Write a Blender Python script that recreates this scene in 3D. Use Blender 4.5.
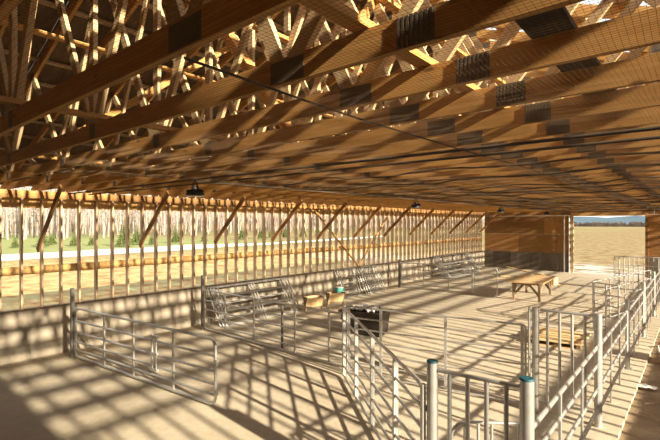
import bpy, math, random
import numpy as np
from mathutils import Vector, Matrix, noise
random.seed(7)
R = math.radians
for o in list(bpy.data.objects): bpy.data.objects.remove(o, do_unlink=True)
S = bpy.context.scene
COL = S.collection

# ------------------------------------------------------------------ camera, sky, sun, exposure
CAM_H = 3.13
cd = bpy.data.cameras.new('camera'); cam = bpy.data.objects.new('camera', cd); COL.objects.link(cam)
cd.sensor_width = 36.0; cd.lens = 24.0; cd.shift_y = 3.0/660.0; cd.clip_end = 6000; cd.clip_start = .05
cam.location = (0, 0, CAM_H); cam.rotation_euler = (R(90), 0, R(40.06))
S.camera = cam

w = bpy.data.worlds.new('sky'); S.world = w; w.use_nodes = True
nt = w.node_tree; nt.nodes.clear()
wo = nt.nodes.new('ShaderNodeOutputWorld'); bg = nt.nodes.new('ShaderNodeBackground')
tc = nt.nodes.new('ShaderNodeTexCoord'); sp = nt.nodes.new('ShaderNodeSeparateXYZ'); cr = nt.nodes.new('ShaderNodeValToRGB')
cr.color_ramp.elements[0].position = 0.0; cr.color_ramp.elements[0].color = (1.0, .93, .82, 1)
cr.color_ramp.elements[1].position = .5; cr.color_ramp.elements[1].color = (.74, .76, .76, 1)
nt.links.new(tc.outputs['Generated'], sp.inputs[0]); nt.links.new(sp.outputs['Z'], cr.inputs[0])
nt.links.new(cr.outputs[0], bg.inputs[0]); bg.inputs[1].default_value = 1.25
nt.links.new(bg.outputs[0], wo.inputs[0])

SUN_EL, SUN_AZ = 20.0, -5.5
sd = bpy.data.lights.new('sun', 'SUN'); sun = bpy.data.objects.new('sun', sd); COL.objects.link(sun)
sd.energy = 13.5; sd.angle = R(.9); sd.color = (1.0, .85, .63)
tosun = Vector((math.cos(R(SUN_AZ))*math.cos(R(SUN_EL)), math.sin(R(SUN_AZ))*math.cos(R(SUN_EL)), math.sin(R(SUN_EL))))
sun.rotation_euler = tosun.to_track_quat('Z', 'Y').to_euler(); sun.location = (20, -3, 12)

vs = S.view_settings
vs.view_transform = 'Standard'; vs.look = 'None'; vs.gamma = 1.0; vs.use_curve_mapping = False; vs.exposure = 0.35

# ------------------------------------------------------------------ helpers
class MB:
    def __init__(s): s.v = []; s.f = []; s.sm = []
    def add(s, vs, fs, smooth=False):
        b = len(s.v); s.v += [tuple(p) for p in vs]
        for f in fs: s.f.append([b+i for i in f]); s.sm.append(smooth)
    def box(s, a, b):
        x0, y0, z0 = a; x1, y1, z1 = b
        vs = [(x0,y0,z0),(x1,y0,z0),(x1,y1,z0),(x0,y1,z0),(x0,y0,z1),(x1,y0,z1),(x1,y1,z1),(x0,y1,z1)]
        s.add(vs, [(0,3,2,1),(4,5,6,7),(0,1,5,4),(1,2,6,5),(2,3,7,6),(3,0,4,7)]); return s
    def bar(s, p, q, wd, ht, up=(0,0,1)):
        p, q = Vector(p), Vector(q); d = (q-p).normalized(); up = Vector(up)
        if abs(d.dot(up)) > .98: up = Vector((1,0,0))
        sx = d.cross(up).normalized(); uz = sx.cross(d).normalized()
        vs = []
        for c in (p, q):
            for a, b in ((-1,-1),(1,-1),(1,1),(-1,1)): vs.append(c + sx*wd/2*a + uz*ht/2*b)
        s.add(vs, [(0,1,2,3),(7,6,5,4),(0,4,5,1),(1,5,6,2),(2,6,7,3),(3,7,4,0)]); return s
    def tube(s, pts, r, n=8, closed=False, cap=True):
        pts = [Vector(p) for p in pts]; m = len(pts); rs = r if isinstance(r, (list, tuple)) else [r]*m
        ring = []; prev = None
        for i in range(m):
            if closed: t = (pts[(i+1) % m]-pts[i-1]).normalized()
            else: t = (pts[min(i+1, m-1)]-pts[max(i-1, 0)]).normalized()
            if prev is None:
                u = Vector((0,0,1)) if abs(t.z) < .9 else Vector((1,0,0))
            else: u = prev
            u = (u - t*u.dot(t)).normalized(); v = t.cross(u); prev = u
            ring.append([pts[i] + (u*math.cos(2*math.pi*k/n)+v*math.sin(2*math.pi*k/n))*rs[i] for k in range(n)])
        vs = [p for g in ring for p in g]; fs = []
        for i in range(m if closed else m-1):
            j = (i+1) % m
            for k in range(n): fs.append((i*n+k, i*n+(k+1) % n, j*n+(k+1) % n, j*n+k))
        s.add(vs, fs, True)
        if cap and not closed:
            s.add(ring[0], [tuple(range(n))[::-1]]); s.add(ring[-1], [tuple(range(n))])
        return s
    def lathe(s, prof, n=16, c=(0,0,0)):
        vs = []; fs = []
        for (r, z) in prof:
            for k in range(n): vs.append((c[0]+r*math.cos(2*math.pi*k/n), c[1]+r*math.sin(2*math.pi*k/n), c[2]+z))
        for i in range(len(prof)-1):
            for k in range(n): fs.append((i*n+k, i*n+(k+1) % n, (i+1)*n+(k+1) % n, (i+1)*n+k))
        s.add(vs, fs, True)
        s.add(vs[:n], [tuple(range(n))[::-1]]); s.add(vs[-n:], [tuple(range(n))]); return s
    def mesh(s, name):
        me = bpy.data.meshes.new(name); me.from_pydata(s.v, [], s.f)
        me.polygons.foreach_set('use_smooth', s.sm); me.update(); return me
    def build(s, name, mat, parent=None, loc=(0,0,0)):
        me = s.mesh(name); me.materials.append(mat)
        return link(name, me, parent, loc)

def link(name, me, parent=None, loc=(0,0,0), rot=(0,0,0)):
    o = bpy.data.objects.new(name, me); COL.objects.link(o); o.parent = parent; o.location = loc; o.rotation_euler = rot
    return o
def tag(o, label=None, cat=None, group=None, kind=None):
    if label: o['label'] = label
    if cat: o['category'] = cat
    if group: o['group'] = group
    if kind: o['kind'] = kind
    return o
def empty(name, loc=(0,0,0), rot=(0,0,0), **k):
    o = link(name, None, None, loc, rot); o.empty_display_size = .2
    return tag(o, **k)
def copy_tree(o, parent=None):
    c = o.copy(); COL.objects.link(c); c.parent = parent
    for ch in o.children: copy_tree(ch, c)
    return c
def beam(name, p, q, wd, ht, mat, parent=None, up=(0,0,1)):
    """a sawn board whose own x axis runs along its length; wd across, ht along 'up'"""
    p, q = Vector(p), Vector(q); d = (q-p); L = d.length; d.normalize(); up = Vector(up)
    if abs(d.dot(up)) > .98: up = Vector((0,1,0)) if abs(d.y) < .5 else Vector((1,0,0))
    y = up.cross(d).normalized(); z = d.cross(y).normalized()
    o = MB().box((-L/2, -wd/2, -ht/2), (L/2, wd/2, ht/2)).build(name, mat, parent)
    M = Matrix((d, y, z)).transposed().to_4x4(); M.translation = (p+q)/2
    o.matrix_local = M
    return o

# ------------------------------------------------------------------ materials
def base(name, rough=.7, metal=0.0, spec=.3):
    m = bpy.data.materials.new(name); m.use_nodes = True
    b = m.node_tree.nodes['Principled BSDF']; b.inputs['Roughness'].default_value = rough
    b.inputs['Metallic'].default_value = metal; b.inputs['Specular IOR Level'].default_value = spec
    return m, m.node_tree, b
def ramp(nt, fac, stops):
    r = nt.nodes.new('ShaderNodeValToRGB'); e = r.color_ramp.elements
    while len(e) > 1: e.remove(e[-1])
    e[0].position = stops[0][0]; e[0].color = (*stops[0][1], 1)
    for p, c in stops[1:]: k = e.new(p); k.color = (*c, 1)
    nt.links.new(fac, r.inputs[0]); return r.outputs[0]
def noisetex(nt, coord, scale, sc=(1,1,1), detail=4, rough=.6):
    mp = nt.nodes.new('ShaderNodeMapping'); mp.inputs['Scale'].default_value = sc
    nt.links.new(coord, mp.inputs[0]); n = nt.nodes.new('ShaderNodeTexNoise')
    n.inputs['Scale'].default_value = scale; n.inputs['Detail'].default_value = detail; n.inputs['Roughness'].default_value = rough
    nt.links.new(mp.outputs[0], n.inputs['Vector']); return n.outputs['Fac']
def mixc(nt, f, a, b, mode='MIX'):
    m = nt.nodes.new('ShaderNodeMix'); m.data_type = 'RGBA'; m.blend_type = mode
    for s, v in ((0, f), (6, a), (7, b)):
        if hasattr(v, 'links') or hasattr(v, 'is_linked'): nt.links.new(v, m.inputs[s])
        elif s == 0: m.inputs[s].default_value = v
        else: m.inputs[s].default_value = (*v, 1)
    return m.outputs[2]
def bump(nt, b, h, st=.3, dist=.01):
    n = nt.nodes.new('ShaderNodeBump'); n.inputs['Strength'].default_value = st; n.inputs['Distance'].default_value = dist
    nt.links.new(h, n.inputs['Height']); nt.links.new(n.outputs[0], b.inputs['Normal'])
def coord(nt, which='Object'):
    t = nt.nodes.new('ShaderNodeTexCoord'); return t.outputs[which]
def rand(nt):
    return nt.nodes.new('ShaderNodeObjectInfo').outputs['Random']

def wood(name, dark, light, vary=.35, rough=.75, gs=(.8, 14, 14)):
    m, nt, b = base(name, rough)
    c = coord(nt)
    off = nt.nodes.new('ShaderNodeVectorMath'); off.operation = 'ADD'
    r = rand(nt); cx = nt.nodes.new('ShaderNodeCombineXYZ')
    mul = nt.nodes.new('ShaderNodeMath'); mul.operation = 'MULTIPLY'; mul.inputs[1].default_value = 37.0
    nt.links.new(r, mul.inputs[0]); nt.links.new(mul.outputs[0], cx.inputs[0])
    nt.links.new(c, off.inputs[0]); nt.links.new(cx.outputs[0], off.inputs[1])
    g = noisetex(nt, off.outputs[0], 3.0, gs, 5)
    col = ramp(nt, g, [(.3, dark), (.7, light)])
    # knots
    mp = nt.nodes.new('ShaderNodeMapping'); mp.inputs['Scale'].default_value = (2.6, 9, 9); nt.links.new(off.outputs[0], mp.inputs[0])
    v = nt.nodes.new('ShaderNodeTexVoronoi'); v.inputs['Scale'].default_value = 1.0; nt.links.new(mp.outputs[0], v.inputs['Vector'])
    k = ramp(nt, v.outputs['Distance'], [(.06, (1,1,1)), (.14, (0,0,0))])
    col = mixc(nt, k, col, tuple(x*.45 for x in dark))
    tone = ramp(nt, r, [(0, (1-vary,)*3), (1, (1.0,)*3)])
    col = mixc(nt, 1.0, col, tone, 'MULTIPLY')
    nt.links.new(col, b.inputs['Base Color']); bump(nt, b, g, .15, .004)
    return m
M = {}
M['truss'] = wood('truss_lumber', (.55, .275, .075), (.76, .43, .15), .2)
M['web'] = wood('web_lumber', (.56, .38, .19), (.76, .56, .33), .2)
M['stud'] = wood('stud_lumber', (.52, .36, .21), (.74, .56, .37), .25)
M['girt'] = wood('girt_lumber', (.56, .31, .10), (.78, .50, .20), .15)
M['ply'] = wood('plywood', (.33, .16, .05), (.53, .285, .105), .58, .8, (.5, 5, 5))
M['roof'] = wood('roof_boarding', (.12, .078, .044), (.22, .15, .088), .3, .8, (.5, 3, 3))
M['pale'] = wood('pale_board', (.62, .42, .20), (.80, .60, .34), .15)
M['dark'] = wood('dark_stained_board', (.035, .024, .016), (.06, .042, .03), .2)
M['old'] = wood('weathered_board', (.22, .15, .09), (.36, .26, .17), .3)

def metal(name, c, rough=.42, met=.7, var=.15):
    m, nt, b = base(name, rough, met, .5)
    n = noisetex(nt, coord(nt), 9.0, (1,1,1), 4)
    nt.links.new(ramp(nt, n, [(.35, tuple(x*(1-var) for x in c)), (.65, c)]), b.inputs['Base Color']); return m
M['galv'] = metal('galvanised_steel', (.53, .525, .505), .40, .6)
M['steel'] = metal('dark_steel', (.20, .19, .18), .5, .6)
M['plate'] = metal('nail_plate_steel', (.17, .135, .10), .55, .35)
M['white'] = metal('white_painted_steel', (.78, .76, .72), .5, .1, .06)
M['black'] = metal('black_plastic', (.022, .02, .019), .5, 0.0)
M['tub'] = metal('black_brown_plastic', (.028, .02, .015), .55, 0.0)
M['teal'] = metal('teal_cap', (.006, .075, .105), .6, 0.0)
M['cable'] = metal('dark_cable', (.07, .052, .038), .7, 0.0)
M['lens'] = metal('lamp_lens', (.35, .35, .34), .25, 0.0)

m, nt, b = base('concrete_floor', .85, 0, .2); c = coord(nt)
n1 = noisetex(nt, c, .35, (1,1,1), 5); n2 = noisetex(nt, c, 6, (1,1,1), 6, .7); n3 = noisetex(nt, c, 45, (1,.25,1), 2)
col = ramp(nt, n1, [(.3, (.47, .415, .315)), (.7, (.58, .525, .415))])
col = mixc(nt, .55, col, ramp(nt, n2, [(.3, (.62, .58, .52)), (.72, (1, 1, 1))]), 'MULTIPLY')
col = mixc(nt, ramp(nt, n3, [(.66, (0,0,0)), (.74, (.6,.6,.6))]), col, (.60, .46, .22))
nt.links.new(col, b.inputs['Base Color']); bump(nt, b, n2, .25, .01); M['floor'] = m

m, nt, b = base('concrete_wall', .9, 0, .2); c = coord(nt)
n1 = noisetex(nt, c, 1.2, (1, 1, .35), 6, .65); n2 = noisetex(nt, c, 14, (1,1,1), 4)
col = ramp(nt, n1, [(.3, (.29, .25, .195)), (.7, (.47, .415, .33))])
col = mixc(nt, 1, col, ramp(nt, rand(nt), [(0, (.82,)*3), (1, (1,)*3)]), 'MULTIPLY')
nt.links.new(col, b.inputs['Base Color']); bump(nt, b, n2, .25, .006); M['conc'] = m

m, nt, b = base('dirt', .95, 0, .1); c = coord(nt)
n1 = noisetex(nt, c, 1.6, (1,1,1), 7, .7); n2 = noisetex(nt, c, 30, (1,1,1), 3)
nt.links.new(ramp(nt, n1, [(.3, (.20, .145, .09)), (.55, (.31, .235, .155)), (.75, (.44, .35, .24))]), b.inputs['Base Color'])
bump(nt, b, n1, .8, .08); M['dirt'] = m

m, nt, b = base('dark_concrete', .9, 0, .2); c = coord(nt)  # a darker concrete for the end wall panels
n1 = noisetex(nt, c, 1.4, (1, 1, .4), 6, .65)
col = ramp(nt, n1, [(.3, (.13, .11, .085)), (.7, (.25, .215, .17))])
col = mixc(nt, 1, col, ramp(nt, rand(nt), [(0, (.6,)*3), (1, (1,)*3)]), 'MULTIPLY')
nt.links.new(col, b.inputs['Base Color']); M['conc_dark'] = m

m, nt, b = base('field_ground', .95, 0, .1); c = coord(nt)
n1 = noisetex(nt, c, .05, (1,1,1), 6, .65); n2 = noisetex(nt, c, .9, (1,1,1), 6, .7); n3 = noisetex(nt, c, .8, (.5, 1, 1), 6, .75)
tan = ramp(nt, n2, [(.36, (.14, .075, .026)), (.48, (.24, .17, .085)), (.62, (.28, .25, .13))])
grn = ramp(nt, n2, [(.3, (.19, .22, .075)), (.7, (.29, .31, .145))])
spx = nt.nodes.new('ShaderNodeSeparateXYZ'); nt.links.new(c, spx.inputs[0])
def mr(inp, a, b_, lo=0.0, hi=1.0):
    q = nt.nodes.new('ShaderNodeMapRange'); q.interpolation_type = 'SMOOTHSTEP'
    for i, v in ((1, a), (2, b_), (3, lo), (4, hi)): q.inputs[i].default_value = v
    nt.links.new(inp, q.inputs[0]); return q.outputs[0]
def mth(op, a, b_):
    q = nt.nodes.new('ShaderNodeMath'); q.operation = op
    for i, v in ((0, a), (1, b_)):
        if isinstance(v, (int, float)): q.inputs[i].default_value = v
        else: nt.links.new(v, q.inputs[i])
    return q.outputs[0]
g1 = mth('MULTIPLY', mr(spx.outputs[0], -46, -58), mr(spx.outputs[1], 70, 40))         # mown green field beyond the snow
g2 = mth('MULTIPLY', mr(n1, .48, .56), .6)
g2 = mth('MULTIPLY', g2, mr(spx.outputs[0], -20, -40))
lit_weeds = ramp(nt, n2, [(.36, (.29, .14, .05)), (.5, (.42, .31, .15)), (.62, (.41, .40, .20))])
wm = mth('MULTIPLY', mr(spx.outputs[0], -12, -13), mth('MULTIPLY', mr(spx.outputs[0], -50, -38), mr(spx.outputs[1], 62, 44)))       # rank dry weeds between barn and snow, colour lightened against barn shade
col = mixc(nt, mth('MAXIMUM', g1, g2), tan, grn)
col = mixc(nt, wm, col, lit_weeds)
sn = mth('MULTIPLY', mr(n3, .47, .52), mth('MULTIPLY', mr(spx.outputs[1], 30, 31.5), mr(spx.outputs[1], 44, 36)))
sn = mth('MULTIPLY', sn, mr(spx.outputs[0], -40, -20))
col = mixc(nt, sn, col, (.46, .44, .42))
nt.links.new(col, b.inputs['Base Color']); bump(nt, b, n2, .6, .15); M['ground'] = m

def plain(name, a, b_, scale=2.0, rough=.9):
    m, nt, b = base(name, rough, 0, .15)
    nt.links.new(ramp(nt, noisetex(nt, coord(nt), scale, (1,1,1), 5), [(.32, a), (.68, b_)]), b.inputs['Base Color']); return m
M['snow'] = plain('old_snow', (.72, .73, .76), (.82, .83, .85), .6)
M['bark'] = plain('grey_bark', (.24, .195, .165), (.40, .35, .31), 3)
M['spruce'] = plain('spruce_needles', (.07, .10, .035), (.17, .20, .07), 4)
M['thicket'] = plain('twig_thicket', (.26, .205, .165), (.40, .33, .28), .8)
M['hill'] = plain('haze_blue_hill', (.06, .105, .15), (.10, .155, .20), .004)  # distance haze is painted into the hill colour as blue
M['hedge'] = plain('far_brown_trees', (.08, .06, .05), (.17, .135, .115), .12)
M['paper'] = plain('dirty_paper', (.62, .58, .52), (.78, .75, .70), 6)
M['rag'] = plain('grey_sheeting', (.38, .38, .40), (.66, .66, .68), 9)
M['cyan'] = plain('turquoise_plastic', (.06, .28, .25), (.10, .36, .32), 5)

M['net'] = metal('net_twine', (.09, .055, .025), .8, 0.0)

# ------------------------------------------------------------------ dimensions of the barn
XL, XR = -11.8, 3.4            # inner faces of the long walls
XC = (XL+XR)/2                 # ridge line
Y0, Y1 = -4.6, 31.2            # end walls
ZC = 1.12                      # top of the concrete wall
ZP = 3.88                      # underside of truss bottom chords
CH = .14                       # chord depth
PITCH = .352

# ------------------------------------------------------------------ ground, floor
mb = MB(); N = 90
xs = [-700+ (i/N)**1.0*1500 for i in range(N+1)]
mb.add([(-900,-300,0),(600,-300,0),(600,900,0),(-900,900,0)], [(0,1,2,3)])
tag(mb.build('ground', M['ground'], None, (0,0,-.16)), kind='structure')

fl = MB().box((XL-.2, Y0, -.3), (-.92, Y1+.1, 0)).build('floor', M['floor']); tag(fl, kind='structure')
mb = MB(); nx, ny = 14, 90
vs_ = []
for j in range(ny+1):
    for i in range(nx+1):
        x = -.92+(XR+.92)*i/nx; y = Y0+(Y1+.1-Y0)*j/ny
        vs_.append((x, y, -.07+.05*noise.noise((x*1.7, y*1.7, 3))-.03*noise.noise((x*.6, y*.6, 9))))
mb.add(vs_, [(j*(nx+1)+i, j*(nx+1)+i+1, (j+1)*(nx+1)+i+1, (j+1)*(nx+1)+i) for j in range(ny) for i in range(nx)], True)
tag(mb.build('floor', M['dirt']), kind='structure')

# ------------------------------------------------------------------ long walls
def clone(src, parent, loc):
    c = src.copy(); COL.objects.link(c); c.parent = parent; c.location = loc; return c
def long_wall(name, x, out, ys, ye):
    """x inner face, out = -1/+1 outward direction"""
    W = tag(empty(name, (x, 0, 0)), kind='structure')
    p0 = None; y = ys
    while y < ye-.05:                       # cast concrete in form-width panels with shallow joints
        yy = min(y+.61, ye)
        if p0 is None:
            p0 = MB().box((min(0,out*.2), -.302, 0), (max(0,out*.2), .302, ZC)).build('concrete_panel', M['conc'], W, (0, y+.305, 0))
        else: clone(p0, W, (0, y+.305, 0))
        y += .61
    mb = MB().box((min(.004*out,out*.19), ys, 0), (max(.004*out,out*.19), ye, ZC-.004)); mb.build('concrete_core', M['conc'], W)
    beam('sill_plate', (out*.08, ys, ZC+.019), (out*.08, ye, ZC+.019), .16, .038, M['old'], W)
    s0 = None; y = 3.157-.4064*int((3.157-ys)/.4064)
    while y < ye-.02:
        if s0 is None: s0 = beam('stud', (out*.08, y, ZC+.038), (out*.08, y, 3.70 if out < 0 else 3.79), .14, .04 if out < 0 else .065, M['stud'], W, (0,1,0))
        else:
            c = s0.copy(); COL.objects.link(c); c.parent = W; c.location.y = y
        y += .4064
    for a, b_ in zip([ys+i*4.88 for i in range(12)], [ys+(i+1)*4.88 for i in range(12)]):
        if a >= ye: break
        b_ = min(b_, ye)
        beam('girt', (out*.17, a, 2.03), (out*.17, b_-.004, 2.03), .038, .19, M['girt'], W)
        if out < 0: beam('header', (out*.17, a, 3.60), (out*.17, b_-.004, 3.60), .038, .235, M['girt'], W)
        for zz in ((3.745, 3.835) if out < 0 else (3.835,)): beam('top_plate', (out*.08, a, zz), (out*.08, b_-.004, zz), .14, .088, M['ply'], W)
    return W
WL = long_wall('wall_left', XL, -1, Y0, Y1)
WR = long_wall('wall_right', XR, 1, Y0, Y1)
# boards closing the lower openings of the right wall, and its blind near end
for k, y in enumerate([Y0+i*2.44 for i in range(15)]):
    beam('kick_board', (.19, y, ZC+.22), (.19, min(y+2.43, Y1), ZC+.22), .02, .44, M['ply'], WR)
for i in range(4):
    beam('plywood_sheet', (.21, Y0+i*1.6, 2.66), (.21, Y0+i*1.6+1.59, 2.66), .02, 2.2, M['ply'], WR)
# knee braces on the left wall (from a stud up to a truss chord) and a pair of wind braces
for y in [1.01+2.44*i for i in range(13)]:
    beam('knee_brace', (.02, y, 2.50), (1.5, y, 3.90), .13, .038, M['ply'], WL, (0,1,0))
def wall_y(px): 
    t = (px-330)/440.0; c, s = math.cos(R(40.06)), math.sin(R(40.06)); return -XL*(c+t*s)/(s-t*c)
for a in (314, 389):
    beam('wind_brace', (.03, wall_y(a), 3.62), (.03, wall_y(358), ZC+.07), .03, .09, M['girt'], WL, (1,0,0))

# ------------------------------------------------------------------ end walls
DX0, DX1, DZ = -6.12, -2.42, 3.56
WE = tag(empty('wall_back', (0, Y1, 0)), kind='structure')
def sheets(y, x0, x1, z0, z1, cuts, mat, W, nm='plywood_sheet'):
    e = [x0]+[c for c in cuts if x0 < c < x1]+[x1]
    for a, b_ in zip(e[:-1], e[1:]):
        beam(nm, (a+.003, y, (z0+z1)/2), (b_-.003, y, (z0+z1)/2), .02, z1-z0-.005, mat, W)
x = XL
while x < DX0-.2:
    xx = min(x+.61, DX0-.15); MB().box((x+.003, 0, 0), (xx-.003, .2, ZC+.06)).build('concrete_panel', M['conc_dark'], WE); x += .61
x = DX1+.15
while x < XR:
    xx = min(x+.61, XR); MB().box((x+.003, 0, 0), (xx-.003, .2, ZC+.06)).build('concrete_panel', M['conc_dark'], WE); x += .61
for (a, b_) in ((XL, DX0-.1), (DX1+.1, XR)):
    sheets(.03, a, b_, ZC+.06, 2.40, (-9.47, -7.0, -.3, 2.1), M['ply'], WE)
    sheets(.03, a, b_, 2.40, 3.62, (-10.26, -7.82, -1.5, .9), M['ply'], WE)
sheets(.03, XL, XR, 3.62, 4.2, (-9.4, -6.9, -4.5, -2.0, .4), M['ply'], WE)
sheets(.035, DX0-.1, DX1+.1, DZ, 3.62, (), M['ply'], WE)
for i in range(14):                                                   # gable boards above
    a = XL+i*(XR-XL)/14; b_ = a+(XR-XL)/14
    ha = 4.2+max(0, min(a-XL, XR-a))*PITCH; hb = 4.2+max(0, min(b_-XL, XR-b_))*PITCH
    mbx = MB(); mbx.add([(a,.03,4.2),(b_,.03,4.2),(b_,.03,hb),(a,.03,ha),(a,.05,4.2),(b_,.05,4.2),(b_,.05,hb),(a,.05,ha)],
        [(0,1,2,3),(7,6,5,4),(0,4,5,1),(1,5,6,2),(2,6,7,3),(3,7,4,0)]); mbx.build('gable_board', M['ply'], WE)
D = tag(empty('door_1', (0, Y1, 0)), kind='structure')
beam('jamb', (DX0-.07, 0, 0), (DX0-.07, 0, DZ), .14, .14, M['stud'], D, (0,1,0))
beam('jamb', (DX1+.07, 0, 0), (DX1+.07, 0, DZ), .14, .14, M['ply'], D, (0,1,0))
beam('lintel', (DX0-.14, -.02, DZ+.11), (DX1+.14, -.02, DZ+.11), .06, .22, M['girt'], D)
MB().tube([(DX0-.22, -.12, 0), (DX0-.22, -.12, DZ)], .045, 10).build('door_post', M['white'], D)
MB().tube([(DX0-.50, -.10, 0), (DX0-.50, -.10, DZ)], .045, 10).build('door_post', M['white'], D)
beam('door_track', (XL+.8, -.10, 3.60), (DX0-.2, -.10, 3.60), .05, .06, M['white'], D)
WF = tag(empty('wall_front', (0, Y0, 0)), kind='structure')
sheets(-.02, XL, XR, 0, 2.4, [XL+i*2.44 for i in range(1, 7)], M['ply'], WF)
sheets(-.02, XL, XR, 2.4, 4.2, [XL+1.2+i*2.44 for i in range(0, 6)], M['ply'], WF)
mbx = MB(); mbx.add([(XL,-.02,4.2),(XR,-.02,4.2),(XC,-.02,4.2+(XR-XC)*PITCH)], [(0,1,2)]); mbx.build('gable_board', M['ply'], WF)

# ------------------------------------------------------------------ roof trusses
HS = (XR-XL)/2
def topz(off): return ZP+CH+.06+(HS-abs(off))*PITCH
def make_truss():
    t = empty('roof_truss', (XC, 0, ZP)); UP = (0,0,1); w_ = .038
    def zb(): return CH/2
    for a, b_ in ((-HS-.12, XC and -1.69-XC+0), (-1.69-XC, HS+.12)):      # bottom chord, spliced at a nail plate
        beam('bottom_chord', (a, 0, CH/2), (b_, 0, CH/2), w_, CH, M['truss'], t)
    for s in (-1, 1):
        beam('top_chord', (s*(HS+.55), 0, topz(HS+.55)-ZP+.0), (0, 0, topz(0)-ZP), w_, CH, M['truss'], t)
    beam('web', (0,0,CH-.02), (0,0,topz(0)-ZP-.05), w_, .09, M['web'], t, (1,0,0))
    for s in (-1, 1):
        def tp(o): return (s*o, 0, topz(o)-ZP-.05)
        def bp(o): return (s*o, 0, CH-.03)
        for a, b_ in ((bp(.05), tp(1.3)), (tp(1.3), bp(2.45)), (bp(2.55), tp(3.75)), (tp(3.8), bp(5.0)), (bp(5.1), tp(6.3))):
            beam('web', a, b_, w_, .09, M['web'], t)
    def plate(x, z, wx, hz, ribs=0):
        mb = MB().box((x-wx/2, -.0215, z-hz/2), (x+wx/2, .0215, z+hz/2))
        for k in range(ribs):
            xx = x-wx/2+wx*(k+.5)/ribs; mb.box((xx-.006, -.027, z-hz/2+.004), (xx+.006, -.0215, z+hz/2-.004))
        mb.build('nail_plate', M['plate'], t)
    plate(-1.69-XC, .066, .25, .118); plate(-.92-XC, .07, .18, .135, 8)
    plate(0.02, .075, .11, .13); plate(-2.5, .075, .13, .12); plate(-5.05, .075, .13, .12); plate(5.05, .075, .13, .12)
    for o in (-3.78, -1.3, 1.3, 3.78): plate(o, topz(o)-ZP-.01, .14, .1)
    plate(0, topz(0)-ZP-.02, .24, .14)
    return tag(t, 'open wooden roof truss of sawn lumber with dark nail plates spanning the barn', 'roof truss', 'roof trusses over the barn')
truss = make_truss()
TY = [1.06+.61*k for k in range(-9, 50)]
for i, y in enumerate(TY):
    if y > Y1-.05: continue
    t = truss if i == 0 else copy_tree(truss)
    t.location.y = y

# ------------------------------------------------------------------ roof
RF = tag(empty('ceiling', (XC, 0, 0)), kind='structure')
n_p = 14
slopeL = math.hypot(HS+.55, (HS+.55)*PITCH)
for s in (-1, 1):
    for k in range(n_p):
        o = .08+k*.61*math.cos(math.atan(PITCH))
        if o > (HS+.05 if s == 1 else HS+.55): break
        z = topz(o)+CH/2+.02+.0
        if s == 1:                             # right slope: long unseen purlins, widened to dim sun, boarded only at near end
            beam('purlin', (s*o, Y0-.2, z+.02), (s*o, Y1+.3, z+.02), .25, .03, M['stud'], RF, (s*PITCH, 0, 1))
        else: beam('purlin', (s*o, Y0-.2, z+.02), (s*o, Y1+.3, z+.02), .09, .04, M['stud'], RF)
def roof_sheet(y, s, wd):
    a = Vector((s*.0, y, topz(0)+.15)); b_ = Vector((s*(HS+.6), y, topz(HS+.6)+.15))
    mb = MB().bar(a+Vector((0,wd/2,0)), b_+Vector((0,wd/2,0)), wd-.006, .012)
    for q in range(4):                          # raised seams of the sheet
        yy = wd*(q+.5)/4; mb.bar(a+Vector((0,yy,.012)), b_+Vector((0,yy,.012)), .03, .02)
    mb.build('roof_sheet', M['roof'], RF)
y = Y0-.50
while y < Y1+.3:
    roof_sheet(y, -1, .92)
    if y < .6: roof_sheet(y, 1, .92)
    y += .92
# lengthwise braces that tie the trusses
for (x, z, y_s, y_e) in ((.25, ZP+CH+.02, Y0+.2, Y1-.2), (-2.75, ZP+CH+.02, Y0+.2, Y1-.2), (3.0, ZP+CH+.02, Y0+.2, Y1-.2), (.62, 5.2, Y0+.2, Y1-.2), (-1.3, 5.2, Y0+.2, Y1-.2), (1.9, 5.25, Y0+.2, Y1-.2)):
    beam('lengthwise_brace', (x, y_s, z), (x, y_e, z), .09, .038, M['truss'], RF)
for y in (2.0, 11, 20):
    for s in (-1, 1):
        beam('cross_brace', (s*.05, y, topz(0)-.35), (s*.05, y+2.4, ZP+CH+.1), .038, .09, M['truss'], RF)
        beam('cross_brace', (s*1.35, y+2.4, topz(1.3)-.3), (s*2.5, y+.1, ZP+CH+.1), .038, .09, M['truss'], RF)
# dark walkway boards lying on the bottom chords
for i in range(8):
    tag(beam('walkway_board', (-.53, Y0+.4+i*4.4, ZP+CH+.012), (-.53, Y0+.4+i*4.4+4.38, ZP+CH+.012), .19, .024, M['dark']),
        'dark walkway board lying across the truss bottom chords', 'board', 'walkway boards on the truss chords')

# ------------------------------------------------------------------ netting and its cables
NX0, NX1, NY0, NY1 = -6.42, XR-.3, Y0+.3, Y1-.4
def net_pt(x, y):
    z = ZP-.03 - .045*(1-math.cos(2*math.pi*y/3.66))*.5 - .06*abs(noise.noise((x*.5, y*.9, 1.3))) - .02*abs(noise.noise((x*1.9, y*1.2, 5)))
    return (x+.03*noise.noise((x*1.3, y*1.3, 8)), y+.03*noise.noise((x*1.3, y*1.3, 17)), z)
GS = .30                                            # the sheet's shape, sampled once and interpolated for every twine
gx, gy = int((NX1-NX0)/GS)+1, int((NY1-NY0)/GS)+1
G = np.array([[net_pt(NX0+i*(NX1-NX0)/gx, NY0+j*(NY1-NY0)/gy) for i in range(gx+1)] for j in range(gy+1)])
def twines(A, cell, length):                        # A: (lines sampled, points along, 3) -> many lines between the samples
    k = int(length/cell); u = np.linspace(0, A.shape[0]-1.001, k); f = u.astype(int); w_ = (u-f)[:, None, None]
    return A[f]*(1-w_)+A[f+1]*w_
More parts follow.
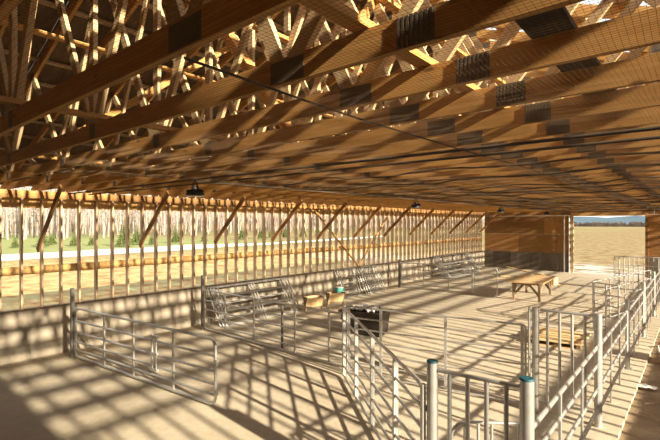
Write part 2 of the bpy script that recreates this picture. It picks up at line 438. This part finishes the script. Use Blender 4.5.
def tubes(P, r, base_i):
    n, m_ = P.shape[:2]; d = P[0, 1]-P[0, 0]; side = np.array((-d[1], d[0], 0)); side /= np.linalg.norm(side); up = np.array((0, 0, 1.0))
    off = np.array([side*math.cos(a)*r+up*math.sin(a)*r for a in (math.pi/2, math.pi*7/6, math.pi*11/6)])
    V = (P[:, :, None, :]+off[None, None]).reshape(-1, 3)
    I = np.arange(n*m_*3).reshape(n, m_, 3)+base_i
    F = [np.stack([I[:, :-1, a], I[:, :-1, (a+1) % 3], I[:, 1:, (a+1) % 3], I[:, 1:, a]], -1).reshape(-1, 4) for a in range(3)]
    return V, np.concatenate(F)
V1, F1 = tubes(twines(G, .022, NY1-NY0), .00065, 0)
V2, F2 = tubes(twines(G.transpose(1, 0, 2), .022, NX1-NX0), .00065, len(V1))
V, F = np.concatenate((V1, V2)), np.concatenate((F1, F2))
me = bpy.data.meshes.new('netting'); me.vertices.add(len(V)); me.vertices.foreach_set('co', V.astype(np.float32).ravel())
me.loops.add(F.size); me.loops.foreach_set('vertex_index', F.astype(np.int32).ravel())
me.polygons.add(len(F)); me.polygons.foreach_set('loop_start', np.arange(0, F.size, 4, dtype=np.int32)); me.polygons.foreach_set('loop_total', np.full(len(F), 4, dtype=np.int32))
me.update(calc_edges=True); me.materials.append(M['net'])
net = link('netting', me)
tag(net, 'fine square mesh netting slung under the roof trusses', 'netting')
def cable(pts, r, name, label, mat, cat='cable', group=None):
    return tag(MB().tube(pts, r, 7).build(name, mat), label, cat, group)
def wavy(p, q, sag, amp, seed, n=60):
    p, q = Vector(p), Vector(q); out = []
    for i in range(n+1):
        t = i/n; v = p.lerp(q, t); v.z -= sag*abs(math.sin(math.pi*t*5)); v.z -= amp*abs(noise.noise((t*14, seed, 0)))
        d = (q-p).normalized(); v += Vector((-d.y, d.x, 0))*amp*3*noise.noise((t*9, seed, 4)); out.append(v)
    return out
zc = ZP-.03
cable(wavy((-1.72, 1.06, zc), (-1.72, Y1-.1, zc), .02, .015, 1, 90), .007, 'supply_cable', 'dark supply cable running lengthwise under the chords beside the large nail plates', M['cable'])
cable([(XL+.4, 3.98, zc-.03), (XR-.3, 3.98, zc-.03)], .016, 'pipe', 'dark pipe crossing the barn under the netting', M['cable'], 'pipe', 'pipes crossing under the trusses')
cable([(XL+.4, 4.42, zc-.03), (XR-.3, 4.42, zc-.03)], .014, 'pipe', 'dark pipe crossing the barn under the netting', M['cable'], 'pipe', 'pipes crossing under the trusses')
for k, y in enumerate((5.3, 6.6, 7.9, 9.3, 11.2, 13.4, 15.8, 18.6, 21.8, 25.5)):
    cable(wavy((-6.42, y+.5*math.sin(k), zc), (XR-.3, y-.6*math.sin(k*2.1), zc), .05, .05, k+3), .012, 'net_rope', 'dark slack rope holding up the ceiling netting', M['cable'], 'rope', 'ropes under the netting')
LX = -6.65
cable([(LX-.08, 4.25, ZP-.017), (LX-.08, Y1-.1, ZP-.017)], .014, 'conduit', 'thin pale conduit feeding the row of hanging lamps', M['white'], 'conduit')

# hanging lamps
def make_lamp():
    t = empty('hanging_lamp', (LX, 0, ZP))
    mb = MB().lathe([(.05, -.20), (.10, -.205), (.155, -.235), (.16, -.275), (.15, -.28)], 20)
    for k in range(16):
        a = 2*math.pi*k/16; c_, s_ = math.cos(a), math.sin(a)
        mb.bar((.06*c_, .06*s_, -.185), (.14*c_, .14*s_, -.215), .008, .05)
    hs = mb.build('housing', M['black'], t)
    MB().lathe([(.14, -.292), (.145, -.28)], 20).build('lens', M['lens'], hs)
    MB().lathe([(.06, -.20), (.065, -.14), (.04, -.11)], 14).build('driver_box', M['black'], t)
    MB().tube([(-.13, 0, -.24), (-.05, 0, -.07), (0, 0, -.02), (.05, 0, -.07), (.13, 0, -.24)], .012, 6).build('bracket', M['black'], t)
    MB().tube([(0, 0, .0), (.02, 0, -.02), (0, 0, -.045), (-.02, 0, -.025)], .008, 6).build('hook', M['steel'], t)
    return tag(t, 'black round high-bay lamp hanging on a bracket from the trusses', 'lamp', 'lamps hung along the pale conduit')
lamp = make_lamp()
for i, y in enumerate((4.3, 12.0, 19.5, 27.0)):
    l = lamp if i == 0 else copy_tree(lamp); l.location.y = y

# ------------------------------------------------------------------ steel gates, panels and posts
def rrect(L, z0, z1, rc, n=5):
    pts = []
    for (cx, cz, a0) in ((L-rc, z0+rc, -90), (L-rc, z1-rc, 0), (rc, z1-rc, 90), (rc, z0+rc, 180)):
        for k in range(n+1):
            a = R(a0+90*k/n); pts.append((cx+rc*math.cos(a), 0, cz+rc*math.sin(a)))
    return pts
def gate(name, label, p0, p1, z0, z1, zs, ups, cat='gate', rc=.10, r=.021, mat='galv', group=None, tilt=0.0, zb=0.0, upw=.045, bars=0, upd=.024):
    p0, p1 = Vector((*p0, 0)), Vector((*p1, 0)); d = p1-p0; L = d.length
    g = empty(name, (p0.x, p0.y, zb), (tilt, 0, math.atan2(d.y, d.x)))
    MB().tube(rrect(L, z0, z1, rc), r, 8, closed=True).build('frame', M[mat], g)
    for z in zs: MB().tube([(.01, 0, z), (L-.01, 0, z)], r*.86, 8).build('rail', M[mat], g)
    for u in ups: MB().box((u*L-upw/2, -upd/2, 0 if cat == 'fence' else z0), (u*L+upw/2, upd/2, z1)).build('upright', M[mat], g)
    for k in range(bars):
        x_ = L*(k+1)/(bars+1); MB().tube([(x_, 0, z0), (x_, 0, z1)], r*.9, 8).build('bar', M[mat], g)
    return tag(g, label, cat, group), L
def post(name, label, p, h, r=.05, mat='galv', cap=None, group=None, square=False, foot=False):
    g = empty(name, (*p, 0))
    if square: MB().box((-r, -r, 0), (r, r, h)).build('shaft', M[mat], g)
    else: MB().lathe([(r, 0), (r, h)], 14).build('shaft', M[mat], g)
    if cap: MB().lathe([(r*1.03, h-.008), (r*1.03, h+.006), (r*.9, h+.012)], 14).build('cap', M[cap], g)
    if foot:
        fp = MB().box((-.1, -.1, 0), (.1, .1, .012)).build('foot_plate', M[mat], g)
        for a in (-1, 1):
            for b_ in (-1, 1): MB().lathe([(.012, .012), (.012, .035)], 6, (a*.075, b_*.075, 0)).build('bolt', M[mat], fp)
    return tag(g, label, 'post', group)
Z6 = (.24, .40, .60, .82, )
# long gate swung out from the left wall
post('gate_post', 'dark square steel gate post against the concrete wall, hinging the open swing gate', (-11.13, 3.96), 1.62, .036, 'steel', square=True)
g, L = gate('swing_gate', 'long galvanised six-rail gate standing open on bare floor, free end rounded', (-11.02, 3.99), (-6.26, 4.44), .06, 1.17, (.22, .40, .62, .88), (.005, .26, .49, .76), rc=.14, r=.027)
for z in (.30, .98): MB().bar((-.1, 0, z), (.03, 0, z), .04, .04).build('hinge', M['steel'], g)
for z in (.33, .83): MB().bar((L-.02, 0, z-.05), (L+.05, 0, z-.05), .05, .10).build('latch_lug', M['galv'], g)
lt = MB().tube([(L*.64, -.05, .32), (L*.64, -.05, 1.02)], .022, 8).build('latch_bar', M['galv'], g)
MB().tube([(L*.665, -.05, .34), (L*.665, -.05, 1.0)], .016, 8).build('latch_bar', M['galv'], g)
for z in (.36, .66, .98): MB().bar((L*.63, -.05, z), (L*.675, -.05, z), .05, .05).build('latch_collar', M['galv'], lt)
# second pen front
post('gate_post', 'slim dark steel post at the wall end of the six-rail pen fence', (-11.15, 7.46), 1.60, .035, 'steel', square=True)
g, L = gate('pen_fence', 'long six-rail galvanised fence from concrete wall to the pen corner', (-11.08, 7.47), (-5.72, 7.40), .06, 1.18, (.22, .40, .62, .88), (.004, .19, .42, .70, .90), rc=.16, r=.023)
post('fence_prop', 'dark steel prop standing midway behind the six-rail pen fence', (-7.92, 7.58), 1.08, .03, 'steel')
# chute pen
g, L = gate('chute_gate', 'tall galvanised panel slanting from the pen corner to teal-capped chute post', (-5.55, 7.02), (-2.22, 4.17), .06, 1.42, (.26, .46, .70, .96, 1.18), (.02, .27, .52, .78), rc=.12, r=.024, upw=.06, upd=.058)
for z in (.4, 1.2): MB().bar((L-.03, 0, z), (L+.06, 0, z), .05, .05).build('hinge', M['steel'], g)
post('corner_post', 'short galvanised post where the pen fence meets the slanting panel', (-5.62, 7.14), 1.44, .028)
g, L = gate('back_panel', 'tall galvanised panel in front of the black tub, ending at a tall post', (-5.60, 7.22), (-2.27, 7.86), .06, 1.40, (.26, .48, .72, .96, 1.18), (.01, .22, .60, .985), rc=.06, r=.019, upw=.05)
P1, P2, P3, P4 = (-2.06, 4.05), (-1.18, 4.13), (-2.08, 7.76), (-1.20, 7.84)
post('chute_post', 'thick galvanised round post with teal cap, at the end of the slanting panel', P1, 1.74, .055, 'galv', 'teal')
post('chute_post', 'thick galvanised round post with teal cap, at the near end of the alley fence', P2, 1.74, .062, 'galv', 'teal')
post('chute_post', 'tall galvanised round post beside the back panel and the lumber pallet', P3, 1.74, .055)
post('chute_post', 'tall galvanised round post joining the far barred gate to the alley fence', P4, 1.74, .055)
post('latch_post', 'slim galvanised latch tube standing against the teal-capped post of the slanting panel', (-2.15, 4.02), 1.50, .028)
post('latch_post', 'slim galvanised latch tube standing against the tall post of the back panel', (-2.17, 7.72), 1.74, .02)
def barred(name, label, a, b_, n, z0=.18, z1=1.66):
    a, b_ = Vector((*a, 0)), Vector((*b_, 0)); d = b_-a; L = d.length
    g = empty(name, tuple(a), (0, 0, math.atan2(d.y, d.x)))
    for z in (z0, z1): MB().tube([(.066, 0, z), (L-.066, 0, z)], .022, 8).build('rail', M['galv'], g)
    for k in range(n): 
        x_ = L*(k+1)/(n+1); MB().tube([(x_, 0, z0), (x_, 0, z1)], .022, 8).build('bar', M['galv'], g)
    return tag(g, label, 'gate')
barred('barred_gate', 'upright-barred steel gate between the two teal-capped posts', P1, P2, 4)
barred('barred_gate', 'upright-barred steel gate between two tall plain posts, in front of the lumber pallet', P3, P4, 4, .2, 1.70)
gate('creep_gate', 'low rounded creep gate with close bars behind the teal-capped posts', (-2.04, 4.45), (-1.36, 4.95), .06, 1.0, (), (), rc=.16, r=.018, bars=5)
# fence along the feed alley
KY = [P2[1], P4[1]]+[P4[1]+3.5*i for i in range(1, 5)]
KX = -1.19
words = ('first', 'second', 'third', 'fourth', 'fifth')
for i in range(5):
    a, b_ = KY[i], KY[i+1]
    g, L = gate('alley_fence', words[i]+' section of galvanised rail fence along the dirt alley counting from the teal-capped post', (KX+.005, a+.10), (KX-.005, b_-.10), .28, 1.25, (.60, .97), (.33, .67), 'fence', rc=.04, r=.028, upw=.06)
    if i >= 2:
        post('fence_post', 'galvanised alley fence post on a bolted foot plate, %s beyond the far barred gate' % words[i-2], (KX, KY[i]), 1.5, .045, foot=True)
post('fence_post', 'galvanised alley fence post on a bolted foot plate, fourth beyond the far barred gate', (KX, KY[5]), 1.5, .045, foot=True)
# rear fences
gate('guide_fence', 'rail fence section slanting towards the alley fence near the barn door', (-2.46, 15.2), (-1.42, 20.4), .12, 1.36, (.42, .74, 1.05), (.01, .25, .5, .75, .99), 'fence', rc=.04, r=.022)
gate('short_panel', 'short panel turning off the end of the slanting rail fence', (-2.42, 15.1), (-1.75, 14.7), .12, 1.36, (.42, .74, 1.05), (.01, .5), 'fence', rc=.04, r=.02)
gate('crate_panel', 'tall close-barred panel standing across the alley by the barn door', (-3.1, 24.6), (-1.25, 24.9), .06, 1.55, (.4, .75, 1.15), (.01, .5, .99), 'fence', rc=.03, r=.024, bars=9)
gate('crate_panel', 'close-barred side panel running from the alley end panel towards the door', (-1.25, 24.97), (-1.22, 28.2), .06, 1.55, (.4, .75, 1.15), (.5,), 'fence', rc=.03, r=.024, bars=9)
gate('crate_panel', 'close-barred panel linking the alley fence with the panel by the door', (-1.2, 21.98), (-1.25, 24.8), .06, 1.5, (.4, .75, 1.15), (.5,), 'fence', rc=.03, r=.024, bars=7)
post('gate_post', 'dark post on the concrete wall at the far pen gate', (-11.12, 18.45), 1.35, .05, 'steel', square=True)
gate('far_gate', 'far six-rail gate running out from the dark post on the wall', (-11.05, 18.48), (-7.6, 18.75), .06, 1.22, (.22, .42, .64, .92), (.0, .33, .68, .99), rc=.12, r=.021)
gate('far_gate', 'short five-rail gate ending the far pen front, beside the table', (-7.5, 18.62), (-6.45, 18.45), .06, 1.28, (.42, .72, 1.0), (.02,), rc=.16, r=.021)
# panels leaning on the wall
def leaning(label, grp, y0, y1, xb, xt, n, h, ups, zs, dx=.085):
    for k in range(n):
        t_ = math.atan2((xb-k*0)-(xt), h)
        g, L = gate('spare_panel', label, (xb+k*dx, y0+.05*k), (xb+k*dx, y1+.05*k), .03, math.hypot(h, xb-xt), zs, ups, 'gate panel', rc=.06, r=.02, group=grp, tilt=-math.atan2(xb-xt, h))
        g.rotation_euler = (-math.atan2(xb-xt, h)*1.0, 0, R(90))
leaning('spare long rail panel leaning on the concrete wall behind the pen fence', 'panels leaning behind the pen fence', 8.0, 11.2, -11.02, -11.72, 3, 1.12, (.05, .5, .95), (.25, .5, .75, 1.0), .09)
leaning('narrow spare rail panel leaning on the wall near the orange feeders', 'narrow panels leaning by the feeders', 14.25, 15.5, -11.3, -11.74, 2, 1.16, (.1, .85), (.2, .4, .62, .86), .09)
leaning('narrow spare rail panel leaning on the wall at the foot of the wind braces', 'narrow panels leaning below the wind braces', 15.8, 17.0, -11.2, -11.74, 3, 1.16, (.12, .5), (.2, .4, .62, .86), .09)
leaning('spare rail panel in a bundle leaning on the wall behind the far gate', 'panels leaning behind the far gate', 22.9, 27.3, -10.9, -11.7, 4, 1.22, (.03, .34, .66, .97), (.22, .42, .66, .92), .10)

# ------------------------------------------------------------------ black tub with sheeting inside
tb = empty('feed_tub', (-7.3, 10.25, 0), (0, 0, R(12)), label='black-brown plastic tub holding crumpled grey sheeting', cat='tub')
mb = MB(); Lx, Ly, Hz = .62, .36, .66
def ring(sx, sy, z): return [(-sx,-sy,z),(sx,-sy,z),(sx,sy,z),(-sx,sy,z)]
rings = ring(Lx*.88, Ly*.85, 0)+ring(Lx, Ly, Hz)+ring(Lx+.05, Ly+.05, Hz)+ring(Lx+.05, Ly+.05, Hz-.05)
inn = ring(Lx-.03, Ly-.03, Hz)+ring(Lx*.88-.03, Ly*.85-.03, .04)
fs_ = [(3,2,1,0)]
for a in range(4): b_ = (a+1) % 4; fs_.append((a, b_, 4+b_, 4+a))
mb.add(rings, fs_)
fs_ = []
for a in range(4): b_ = (a+1) % 4; fs_.append((a, b_, 4+b_, 4+a))
mb.add(ring(Lx+.05, Ly+.05, Hz-.05)+ring(Lx+.05, Ly+.05, Hz), fs_); mb.add(ring(Lx+.05, Ly+.05, Hz)+ring(Lx-.03, Ly-.03, Hz), fs_)
mb.add(inn, [(b2, a2, 4+a2, 4+b2) for a2, b2 in ((0,1),(1,2),(2,3),(3,0))]+[(4,5,6,7)])
mb.build('tub_body', M['tub'], tb)
for z in (.18, .40): MB().bar((-Lx-.01, -Ly*.93, z), (Lx+.01, -Ly*.93, z), .03, .03).build('rib', M['tub'], tb)
mb = MB(); n = 18; vs_ = []
for j in range(n+1):
    for i in range(n+1):
        x = -.42+.80*i/n; y = -.27+.54*j/n
        vs_.append((x, y, .66+.22*abs(noise.noise((x*4.5, y*4.5, 2)))+.08*noise.noise((x*11, y*11, 7))))
mb.add(vs_, [(j*(n+1)+i, j*(n+1)+i+1, (j+1)*(n+1)+i+1, (j+1)*(n+1)+i) for j in range(n) for i in range(n)])
sh = mb.build('plastic_sheeting', M['rag'], None, (-7.3, 10.25, 0)); sh.rotation_euler = (0, 0, R(12))
tag(sh, 'crumpled grey sheeting stuffed in the black tub', 'sheeting')

# ------------------------------------------------------------------ wooden V feeders by the wall
def feeder(label, x, y, rz, s=1.0):
    f = empty('hay_feeder', (x, y, 0), (0, 0, rz), label=label, cat='feeder'); f.scale = (.68, .68, .62)
    beam('side_board', (-.5*s, .30, .62), (.5*s, .30, .62), .02, .62, M['pale'], f, (0, .5, 1))
    beam('side_board', (-.5*s, -.02, .62), (.5*s, -.02, .62), .02, .62, M['pale'], f, (0, -.5, 1))
    for sx in (-1, 1):
        mb = MB(); x_ = sx*.5*s
        mb.add([(x_-.01,-.20,.92),(x_-.01,.48,.92),(x_-.01,.20,.34),(x_-.01,.08,.34),(x_+.01,-.20,.92),(x_+.01,.48,.92),(x_+.01,.20,.34),(x_+.01,.08,.34)],
            [(0,1,2,3),(7,6,5,4),(0,4,5,1),(1,5,6,2),(2,6,7,3),(3,7,4,0)]); mb.build('end_board', M['old'], f)
        beam('leg', (x_, -.12, 0), (x_, .18, .5), .04, .06, M['old'], f); beam('leg', (x_+.04, .40, 0), (x_+.04, .10, .5), .04, .06, M['old'], f)
    beam('foot_bar', (-.5*s, .14, .3), (.5*s, .14, .3), .09, .04, M['old'], f)
    return f
feeder('pale plywood V-shaped hay feeder on legs beside the leaning long panels', -10.25, 11.35, R(62), .9)
feeder('pale plywood V-shaped hay feeder on legs with a turquoise box on its end', -10.25, 12.55, R(62), .9)
bx = empty('turquoise_box', (-10.26, 12.72, .575), (0, 0, R(62)), label='small turquoise plastic box resting on a wooden feeder', cat='box')
MB().box((-.11, -.13, 0), (.11, .13, .16)).build('box_body', M['cyan'], bx)
MB().box((-.12, -.14, .16), (.12, .14, .185)).build('lid', M['white'], bx)

# ------------------------------------------------------------------ trestle table
T = empty('work_table', (-5.42, 19.75, 0), (0, 0, R(4)), label='long plywood work table on braced wooden trestles', cat='table')
beam('table_top', (0, -1.5, .755), (0, 1.5, .755), 1.36, .03, M['pale'], T)
for sy in (-1.15, 1.15):
    for sx in (-.48, .48):
        beam('leg', (sx, sy, 0), (sx, sy, .74), .09, .09, M['old'], T, (0,1,0))
        beam('brace', (sx, sy, .22), (sx*.15, sy, .70), .04, .09, M['old'], T)
        beam('brace', (sx, sy, .22), (sx, sy-math.copysign(.5, sy), .70), .04, .09, M['old'], T)
    beam('cross_bar', (-.55, sy, .70), (.55, sy, .70), .05, .09, M['old'], T)
for sx in (-.48, .48): beam('apron', (sx, -1.4, .70), (sx, 1.4, .70), .04, .09, M['old'], T)

# ------------------------------------------------------------------ lumber, box, pallet
def board(label, p, q, w_, h_, m_, grp=None, nm='lumber'):
    return tag(beam(nm, p, q, w_, h_, m_), label, 'lumber', grp)
board('long pale timber propped on the dark block near the plywood end wall', (-8.9, 27.0, .50), (-6.55, 26.3, .22), .16, .06, M['pale'])
board('dark squared timber lying crosswise under the propped plank', (-7.2, 26.9, .09), (-6.2, 25.9, .09), .2, .18, M['old'])
board('loose plank lying flat on the floor by the end wall', (-9.0, 26.3, .025), (-6.6, 27.4, .025), .2, .04, M['pale'], 'loose planks by the end wall')
board('loose plank lying flat on the floor by the end wall', (-8.9, 24.9, .025), (-6.7, 25.6, .025), .2, .04, M['pale'], 'loose planks by the end wall')
bx = empty('wooden_box', (-6.0, 24.6, 0), (0, 0, R(-8)), label='low open pale wooden box on the floor behind the work table', cat='box')
for (a, b_) in (((-.4,-.3),(.4,-.3)), ((.4,-.3),(.4,.3)), ((.4,.3),(-.4,.3)), ((-.4,.3),(-.4,-.3))):
    beam('side_board', (a[0], a[1], .19), (b_[0], b_[1], .19), .03, .38, M['pale'], bx)
MB().box((-.38, -.28, .0), (.38, .28, .02)).build('bottom_board', M['pale'], bx)
PL = empty('pallet', (-2.85, 12.75, 0), (0, 0, R(6)), label='wooden pallet of pale boards lying behind the far barred gate', cat='pallet')
for sx in (-.5, 0, .5): beam('bearer', (sx, -.6, .075), (sx, .6, .075), .09, .10, M['old'], PL)
for k in range(5): beam('deck_board', (-.56, -.54+k*.27, .136), (.56, -.54+k*.27, .136), .19, .022, M['pale'], PL)
for k in range(3): beam('base_board', (-.56, -.54+k*.54, .0125), (.56, -.54+k*.54, .0125), .12, .022, M['pale'], PL)
for k in range(4):
    board('pale board stacked on the pallet behind the far barred gate', (-3.5+.02*k, 12.35+.26*k, .17+.025*(k % 2)), (-2.2, 12.42+.26*k, .17+.025*(k % 2)), .22, .028, M['pale'], 'boards on the pallet', 'stacked_board')

# ------------------------------------------------------------------ things in the dirt alley
bx = empty('wooden_crate', (-.36, 12.55, -.06), (0, 0, R(3)), label='orange-brown slatted wooden crate on the dirt beside the curb', cat='crate')
for z in (.08, .23, .38):
    for (a, b_) in (((-.3,-.25),(.3,-.25)), ((.3,-.25),(.3,.25)), ((.3,.25),(-.3,.25)), ((-.3,.25),(-.3,-.25))):
        beam('slat', (a[0], a[1], z), (b_[0], b_[1], z), .02, .12, M['girt'], bx)
for sx in (-.27, .27):
    for sy in (-.22, .22): beam('corner_post', (sx, sy, 0), (sx, sy, .44), .04, .04, M['old'], bx, (0,1,0))
MB().box((-.29, -.24, .0), (.29, .24, .02)).build('bottom_board', M['girt'], bx)
mb = MB(); n = 8; vs_ = []
for j in range(n+1):
    for i in range(n+1):
        x = -.17+.34*i/n; y = -.11+.22*j/n
        e_ = .04*noise.noise((x*9, y*9, 1)); vs_.append((x+e_, y-e_, .03+.05*abs(noise.noise((x*10, y*10, 3)))))
mb.add(vs_, [(j*(n+1)+i, j*(n+1)+i+1, (j+1)*(n+1)+i+1, (j+1)*(n+1)+i) for j in range(n) for i in range(n)])
tag(mb.build('scrap_paper', M['paper'], None, (-.78, 10.4, -.05)), 'crumpled pale paper scrap lying on the dirt', 'paper')
tag(MB().tube([(-.75, 13.3, -.02), (-.8, 13.7, .06), (-.6, 14.2, .02), (-.35, 14.3, .05), (-.2, 13.9, 0)], .018, 7).build('hose', M['paper']), 'short length of pale hose curled on the dirt', 'hose')
for k, (x, y, a) in enumerate(((-.55, 9.5, .4), (-.35, 9.9, 1.0), (-.62, 8.8, 2.2))):
    tag(MB().tube([(x-.2*math.cos(a), y-.2*math.sin(a), -.02), (x, y, .0), (x+.2*math.cos(a+.3), y+.2*math.sin(a+.3), -.02)], .010, 6).build('stick', M['old']), 'thin dark stick lying on the dirt near the paper scrap', 'stick', 'sticks on the dirt')

# ------------------------------------------------------------------ outdoors
mb = MB(); n = 80; vs_ = []
for j in range(n+1):
    y = -30+j*1.5; xo = -44.0-.16*y+1.2*noise.noise((y*.12, 0, 0)); wd = 9+1.2*noise.noise((y*.2, 3, 0)); 
    if y > 36: wd *= max(.03, 1-(y-36)/12)
    for i in range(5):
        u = i/4; vs_.append((xo-wd*u, y, -.17+.18*math.sin(math.pi*u)))
mb.add(vs_, [(j*5+i+1, j*5+i, (j+1)*5+i, (j+1)*5+i+1) for j in range(n) for i in range(4)], True)
tag(mb.build('snow_bank', M['snow']), 'long low bank of old white snow across the meadow', 'snow')

def pix(px, d):
    t = (px-330)/440.0; c, s = math.cos(R(40.06)), math.sin(R(40.06)); return ((t*c-s)*d, (t*s+c)*d)
def bare_tree(seed, h):
    rnd = random.Random(seed); mb = MB()
    bend = [(rnd.uniform(-.25, .25), rnd.uniform(-.25, .25)) for _ in range(6)]
    pts = [(sum(b_[0] for b_ in bend[:i]), sum(b_[1] for b_ in bend[:i]), h*i/5) for i in range(6)]
    mb.tube(pts, [h*.0135*(1-.17*i) for i in range(6)], 6)
    for k in range(26):
        z = rnd.uniform(.22, .97); i = min(4, int(z*5)); f = z*5-i
        a = Vector(pts[i]).lerp(Vector(pts[i+1]), f); an = rnd.uniform(0, 6.28); L = h*rnd.uniform(.07, .15)*(1.15-z*.6)
        m_ = a+Vector((math.cos(an)*L*.5, math.sin(an)*L*.5, L*.45)); e = a+Vector((math.cos(an)*L*.75, math.sin(an)*L*.75, L*1.1))
        mb.tube([a, m_, e], [h*.0042, h*.003, h*.0012], 3, cap=False)
        for q in range(3):
            an2 = an+rnd.uniform(-1.1, 1.1); s_ = a.lerp(e, rnd.uniform(.4, .9)); L2 = L*rnd.uniform(.3, .55)
            mb.tube([s_, s_+Vector((math.cos(an2)*L2*.6, math.sin(an2)*L2*.6, L2*.8))], [h*.0022, h*.001], 3, cap=False)
    me = mb.mesh('bare_tree'); me.materials.append(M['bark']); return me
tm = [bare_tree(s, h) for s, h in ((1, 17), (2, 15), (3, 19), (4, 13), (5, 16))]
rnd = random.Random(11)
spots = []
while len(spots) < 280:
    px = rnd.uniform(-12, 470); X = -rnd.uniform(98, 148); t = (px-330)/440.0; c, s = math.cos(R(40.06)), math.sin(R(40.06))
    Y = -X*(c+t*s)/(s-t*c); gap = 5.2 if len(spots) < 200 else 3.6
    if all((X-a)**2+(Y-b_)**2 > gap*gap for a, b_ in spots): spots.append((X, Y))
for k, (X, Y) in enumerate(spots):
    o = link('bare_tree', tm[k % 5], None, (X, Y, -.2), (0, 0, rnd.uniform(0, 6.28))); q = rnd.uniform(.85, 1.2); o.scale = (q, q, q)
    tag(o, 'leafless grey-trunked tree at the forest edge beyond the meadow', 'tree', 'leafless trees of the forest edge')
mb = MB(); rnd = random.Random(5)
for k in range(5200):                                     # deeper woodland: twigs and stems past counting
    X = -rnd.uniform(154, 195); Y = rnd.uniform(5, 430); h = rnd.uniform(5, 20)
    dx, dy = rnd.uniform(-.6, .6), rnd.uniform(-.6, .6); r_ = rnd.uniform(.05, .15)
    mb.tube([(X, Y, -.2), (X+dx, Y+dy, h)], [r_, r_*.3], 3, cap=False)
    for q in range(4):
        z = rnd.uniform(.15, .95)*h; an = rnd.uniform(0, 6.28); L = rnd.uniform(1, 2.5)
        mb.tube([(X+dx*z/h, Y+dy*z/h, z), (X+dx*z/h+math.cos(an)*L*.6, Y+dy*z/h+math.sin(an)*L*.6, z+L)], [.05, .02], 3, cap=False)
tag(mb.build('woodland', M['thicket']), 'dense leafless woodland behind the forest edge', 'woodland', kind='stuff')

def spruce(seed, h):
    rnd = random.Random(seed); mb = MB()
    for k in range(15):
        u = k/14; z = h*(.10+.86*u); rr = h*.30*(1-u)**.85+.03; nb = 11
        for q in range(nb):
            an = 2*math.pi*(q+rnd.random()*.6)/nb; L = rr*rnd.uniform(.75, 1.15); c, s = math.cos(an), math.sin(an); w_ = L*.22+.03
            t0 = Vector((0, 0, z+.10*h*(1-u)*.6)); tip = Vector((c*L, s*L, z-.05*h*(1-u)))
            mid = Vector((c*L*.55, s*L*.55, z+.02*h)); sd_ = Vector((-s, c, 0))*w_
            mb.add([t0, mid+sd_, tip, mid-sd_, mid-Vector((0,0,.06*h*(1-u)+.03))], [(0,3,4),(0,4,1),(1,4,2),(4,3,2),(0,1,2,3)])
    f = mb.mesh('foliage'); f.materials.append(M['spruce'])
    tr = MB().tube([(0,0,-.2),(0,0,h*.97)], [h*.022, .01], 6).mesh('trunk'); tr.materials.append(M['bark']); return f, tr
sp_m = [spruce(3, 3.0), spruce(4, 3.0), spruce(8, 3.0)]
for k, (px, d, h) in enumerate(((15, 52, 1.7), (43, 54, 2.9), (52, 60, 2.2), (74, 56, 2.1), (92, 58, 1.9), (124, 55, 3.7), (137, 61, 3.2), (152, 60, 1.9), (176, 66, 2.9), (204, 72, 2.0), (243, 80, 3.4), (262, 84, 3.2), (272, 91, 3.1), (285, 90, 2.8), (303, 92, 3.2), (318, 96, 2.7))):
    d += 6; h *= 1.1; x, y = pix(px, d); t_ = empty('young_spruce', (x, y, -.16), (0, 0, k*1.3)); f, tr = sp_m[k % 3]; q = h/3.0; t_.scale = (q, q, q)
    link('foliage', f, t_); link('trunk', tr, t_)
    tag(t_, 'young green spruce standing in the meadow before the woods', 'tree', 'young spruces in the meadow')

# far tree belt and hills seen through the door
mb = MB(); rnd = random.Random(9)
for k in range(900):
    x = rnd.uniform(-420, 120); y = rnd.uniform(455, 520); h = rnd.uniform(2.2, 4.6); r_ = rnd.uniform(1.2, 3)
    mb.add([(x-r_, y, -.2), (x+r_, y, -.2), (x, y+r_, -.2), (x-r_*.6, y, h*.7), (x+r_*.7, y, h*.8), (x, y+r_*.5, h)], [(0,1,4,3),(1,2,5,4),(2,0,3,5),(3,4,5)])
tag(mb.build('tree_belt', M['hedge']), 'brown tree belt at the far edge of the straw-coloured field', 'tree belt', kind='stuff')
for (Yd, hh, sd_, nm) in ((1500, 17, 2, 'far_hill'), (2600, 45, 6, 'far_hill')):
    mb = MB(); vs_ = []; n = 60
    for i in range(n+1):
        x = -2400+i*60
        z = hh*(.75+.5*noise.noise((x*.0022, sd_, 0))+.15*noise.noise((x*.01, sd_, 4)))
        vs_ += [(x, Yd-250, -3), (x, Yd, z), (x, Yd+500, -3)]
    mb.add(vs_, [(i*3+q, i*3+3+q, i*3+4+q, i*3+1+q) for i in range(n) for q in range(2)], True)
    tag(mb.build(nm, M['hill']), 'low wooded hill on the horizon, painted haze-blue' if Yd < 2000 else 'higher ridge behind the low wooded hill, painted haze-blue', 'hill')
